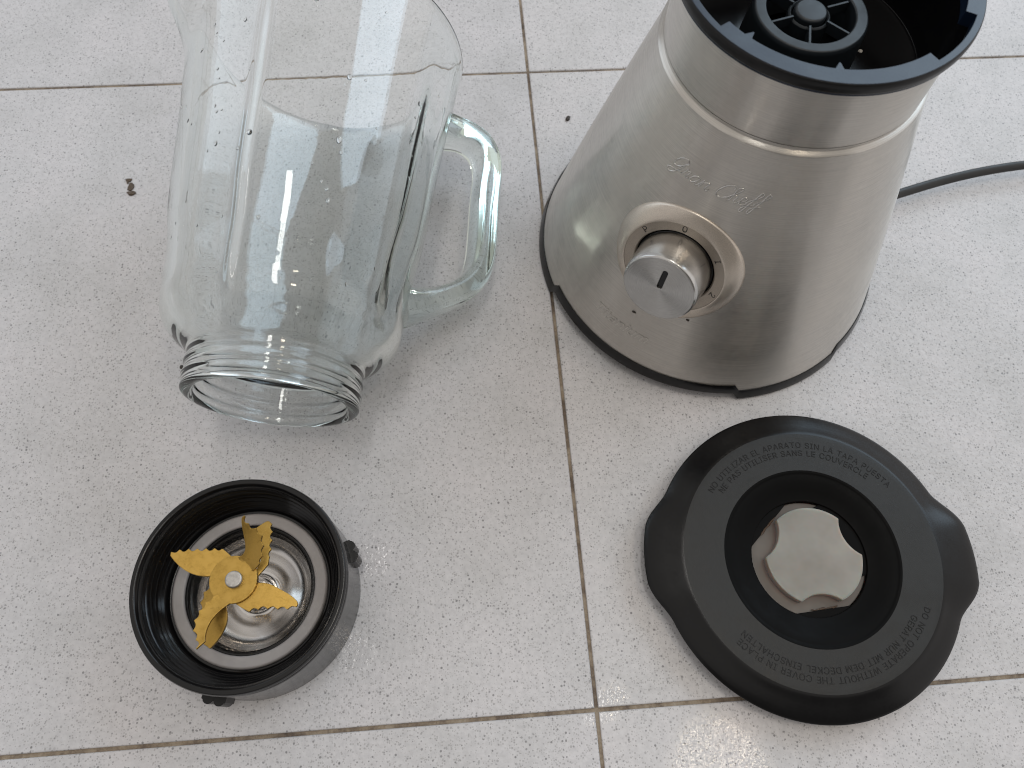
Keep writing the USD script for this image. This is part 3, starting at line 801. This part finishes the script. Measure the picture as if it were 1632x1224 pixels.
def arc_text(text, r, mid_deg, height, z, parent, track=1.0):
    """Raised letters along a circle, read clockwise with their tops outwards; one part per letter."""
    xs, ms = 0.0, []
    for ch in text:
        if ch == ' ':
            xs += height * .55; continue
        me = meshkit.text_mesh(ch, height, .00013)
        w = me.bounds[1, 0]
        ms.append((xs, me)); xs += w + height * .13 * track
    for x0, me in ms:
        v = me.vertices.copy()
        a = math.radians(mid_deg) - (v[:, 0] + x0 - xs / 2) / r
        rr = r + v[:, 1] - height / 2
        me.vertices = np.c_[rr * np.cos(a), rr * np.sin(a), z + v[:, 2] - .00004]
        obj('raised_letter', me, M_letter, parent, smooth=False)


LH = .0025
arc_text('NO UTILIZAR EL APARATO SIN LA TAPA PUESTA', .0478, 88, LH, FZ(.0204) + .00005, lid)
arc_text('NE PAS UTILISER SANS LE COUVERCLE', .0442, 92, LH, FZ(.0205) + .00005, lid)
arc_text('DO NOT OPERATE WITHOUT THE COVER IN PLACE', .0478, -85, LH, FZ(.0204) + .00005, lid)
arc_text('GERAT NUR MIT DEM DECKEL EINSCHALTEN', .0442, -89, LH, FZ(.0205) + .00005, lid)

obj('plug_ring', lathe(rounded([(.0430, .0002), (.0452, .0002), (.0460, .0012), (.0462, .0100), (.0430, .0100)], .0006) + [(.0430, .0002)], 128), M_lidside, lid, smooth=40)
# measuring cap in the middle: smoky disc, raised three-lobed boss
obj('cap_disc', lathe(rounded([(0, .0090), (.0235, .0090), (.0238, .0086), (.0238, .0062), (0, .0062)], .0004) , 128, closed=False), M_smoke_low, lid, smooth=40)
lobe = disc(.0200)
for a0 in (153, 22, -92):
    a = math.radians(a0); lobe = lobe.difference(Point(.0292 * math.cos(a), .0292 * math.sin(a)).buffer(.0138, 48))
lobe = affinity.translate(lobe.buffer(-.0006).buffer(.0006), .0012, .0004)
obj('cap_boss', extrude(lobe, .0089, .0128), M_smoke, lid, smooth=30)
for a0, cut in ((133, .0203), (-86, .0208), (24, None)):      # black catches that hold the cap
    if cut: seg = disc(.0262).intersection(affinity.rotate(sbox(cut, -.03, .03, .03), a0, origin=(0, 0)))
    else: seg = disc(.0248).intersection(affinity.rotate(sbox(.0, -.0165, .03, .0165), a0, origin=(0, 0))).difference(lobe.buffer(.0004))
    obj('cap_catch', extrude(seg, .0088, .0098), M_funnel, lid, smooth=30)
for a0 in (133, -86):
    a = math.radians(a0)
    for k in range(6):
        b = a + (k - 2.2) * .085
        rr_ = .0204 / math.cos(b - a)
        obj('food_residue', blob((rr_ * math.cos(b), rr_ * math.sin(b), .0098), rng.uniform(.0003, .0007), (2.6, .6, .25), seed=k + 10, amp=.6, rot=b + 1.5708), M_rust, lid, smooth=True)

# ------------------------------------------------------------------ crumbs and smears on the floor
sm = thing('food_smear', 'small dried brown food smear on the tile left of the glass jar', 'food scrap', (-.2086, .2612, 0))
for k, (x, y, r, sc) in enumerate(((-.0012, .0048, .0014, (1.1, .8, .3)), (-.0016, .0036, .0009, (.6, 1.2, .3)), (.0002, .0016, .0013, (.8, 1.3, .25)), (.0012, .0006, .0011, (.6, 1.4, .25)), (.0000, -.0008, .0012, (1.0, .9, .3)), (-.0008, .0002, .0008, (.6, 1.3, .25)), (.0012, -.0034, .0017, (1.1, .8, .35)), (-.0004, -.0028, .0010, (1.1, .6, .3)))):
    obj('crumb', blob((x, y, .0003), r, sc, seed=k, amp=.5, sub=2), M_brown, sm, smooth=True)
c1 = obj('crumb', blob((.0189, .2956, .0005), .0014, (.8, 1.3, .6), seed=3, amp=.4, rot=-.4), M_dirt, None, smooth=True)
tag(c1, 'dark crumb on the tile between the jar and the upper left of the steel base', 'crumb')
c2 = obj('crumb', blob((-.1738, .1589, .0003), .0009, (1, 1.1, .5), seed=5, amp=.5), M_dirt, None, smooth=True)
tag(c2, 'tiny black crumb on the tile just left of the glass jar neck', 'crumb')
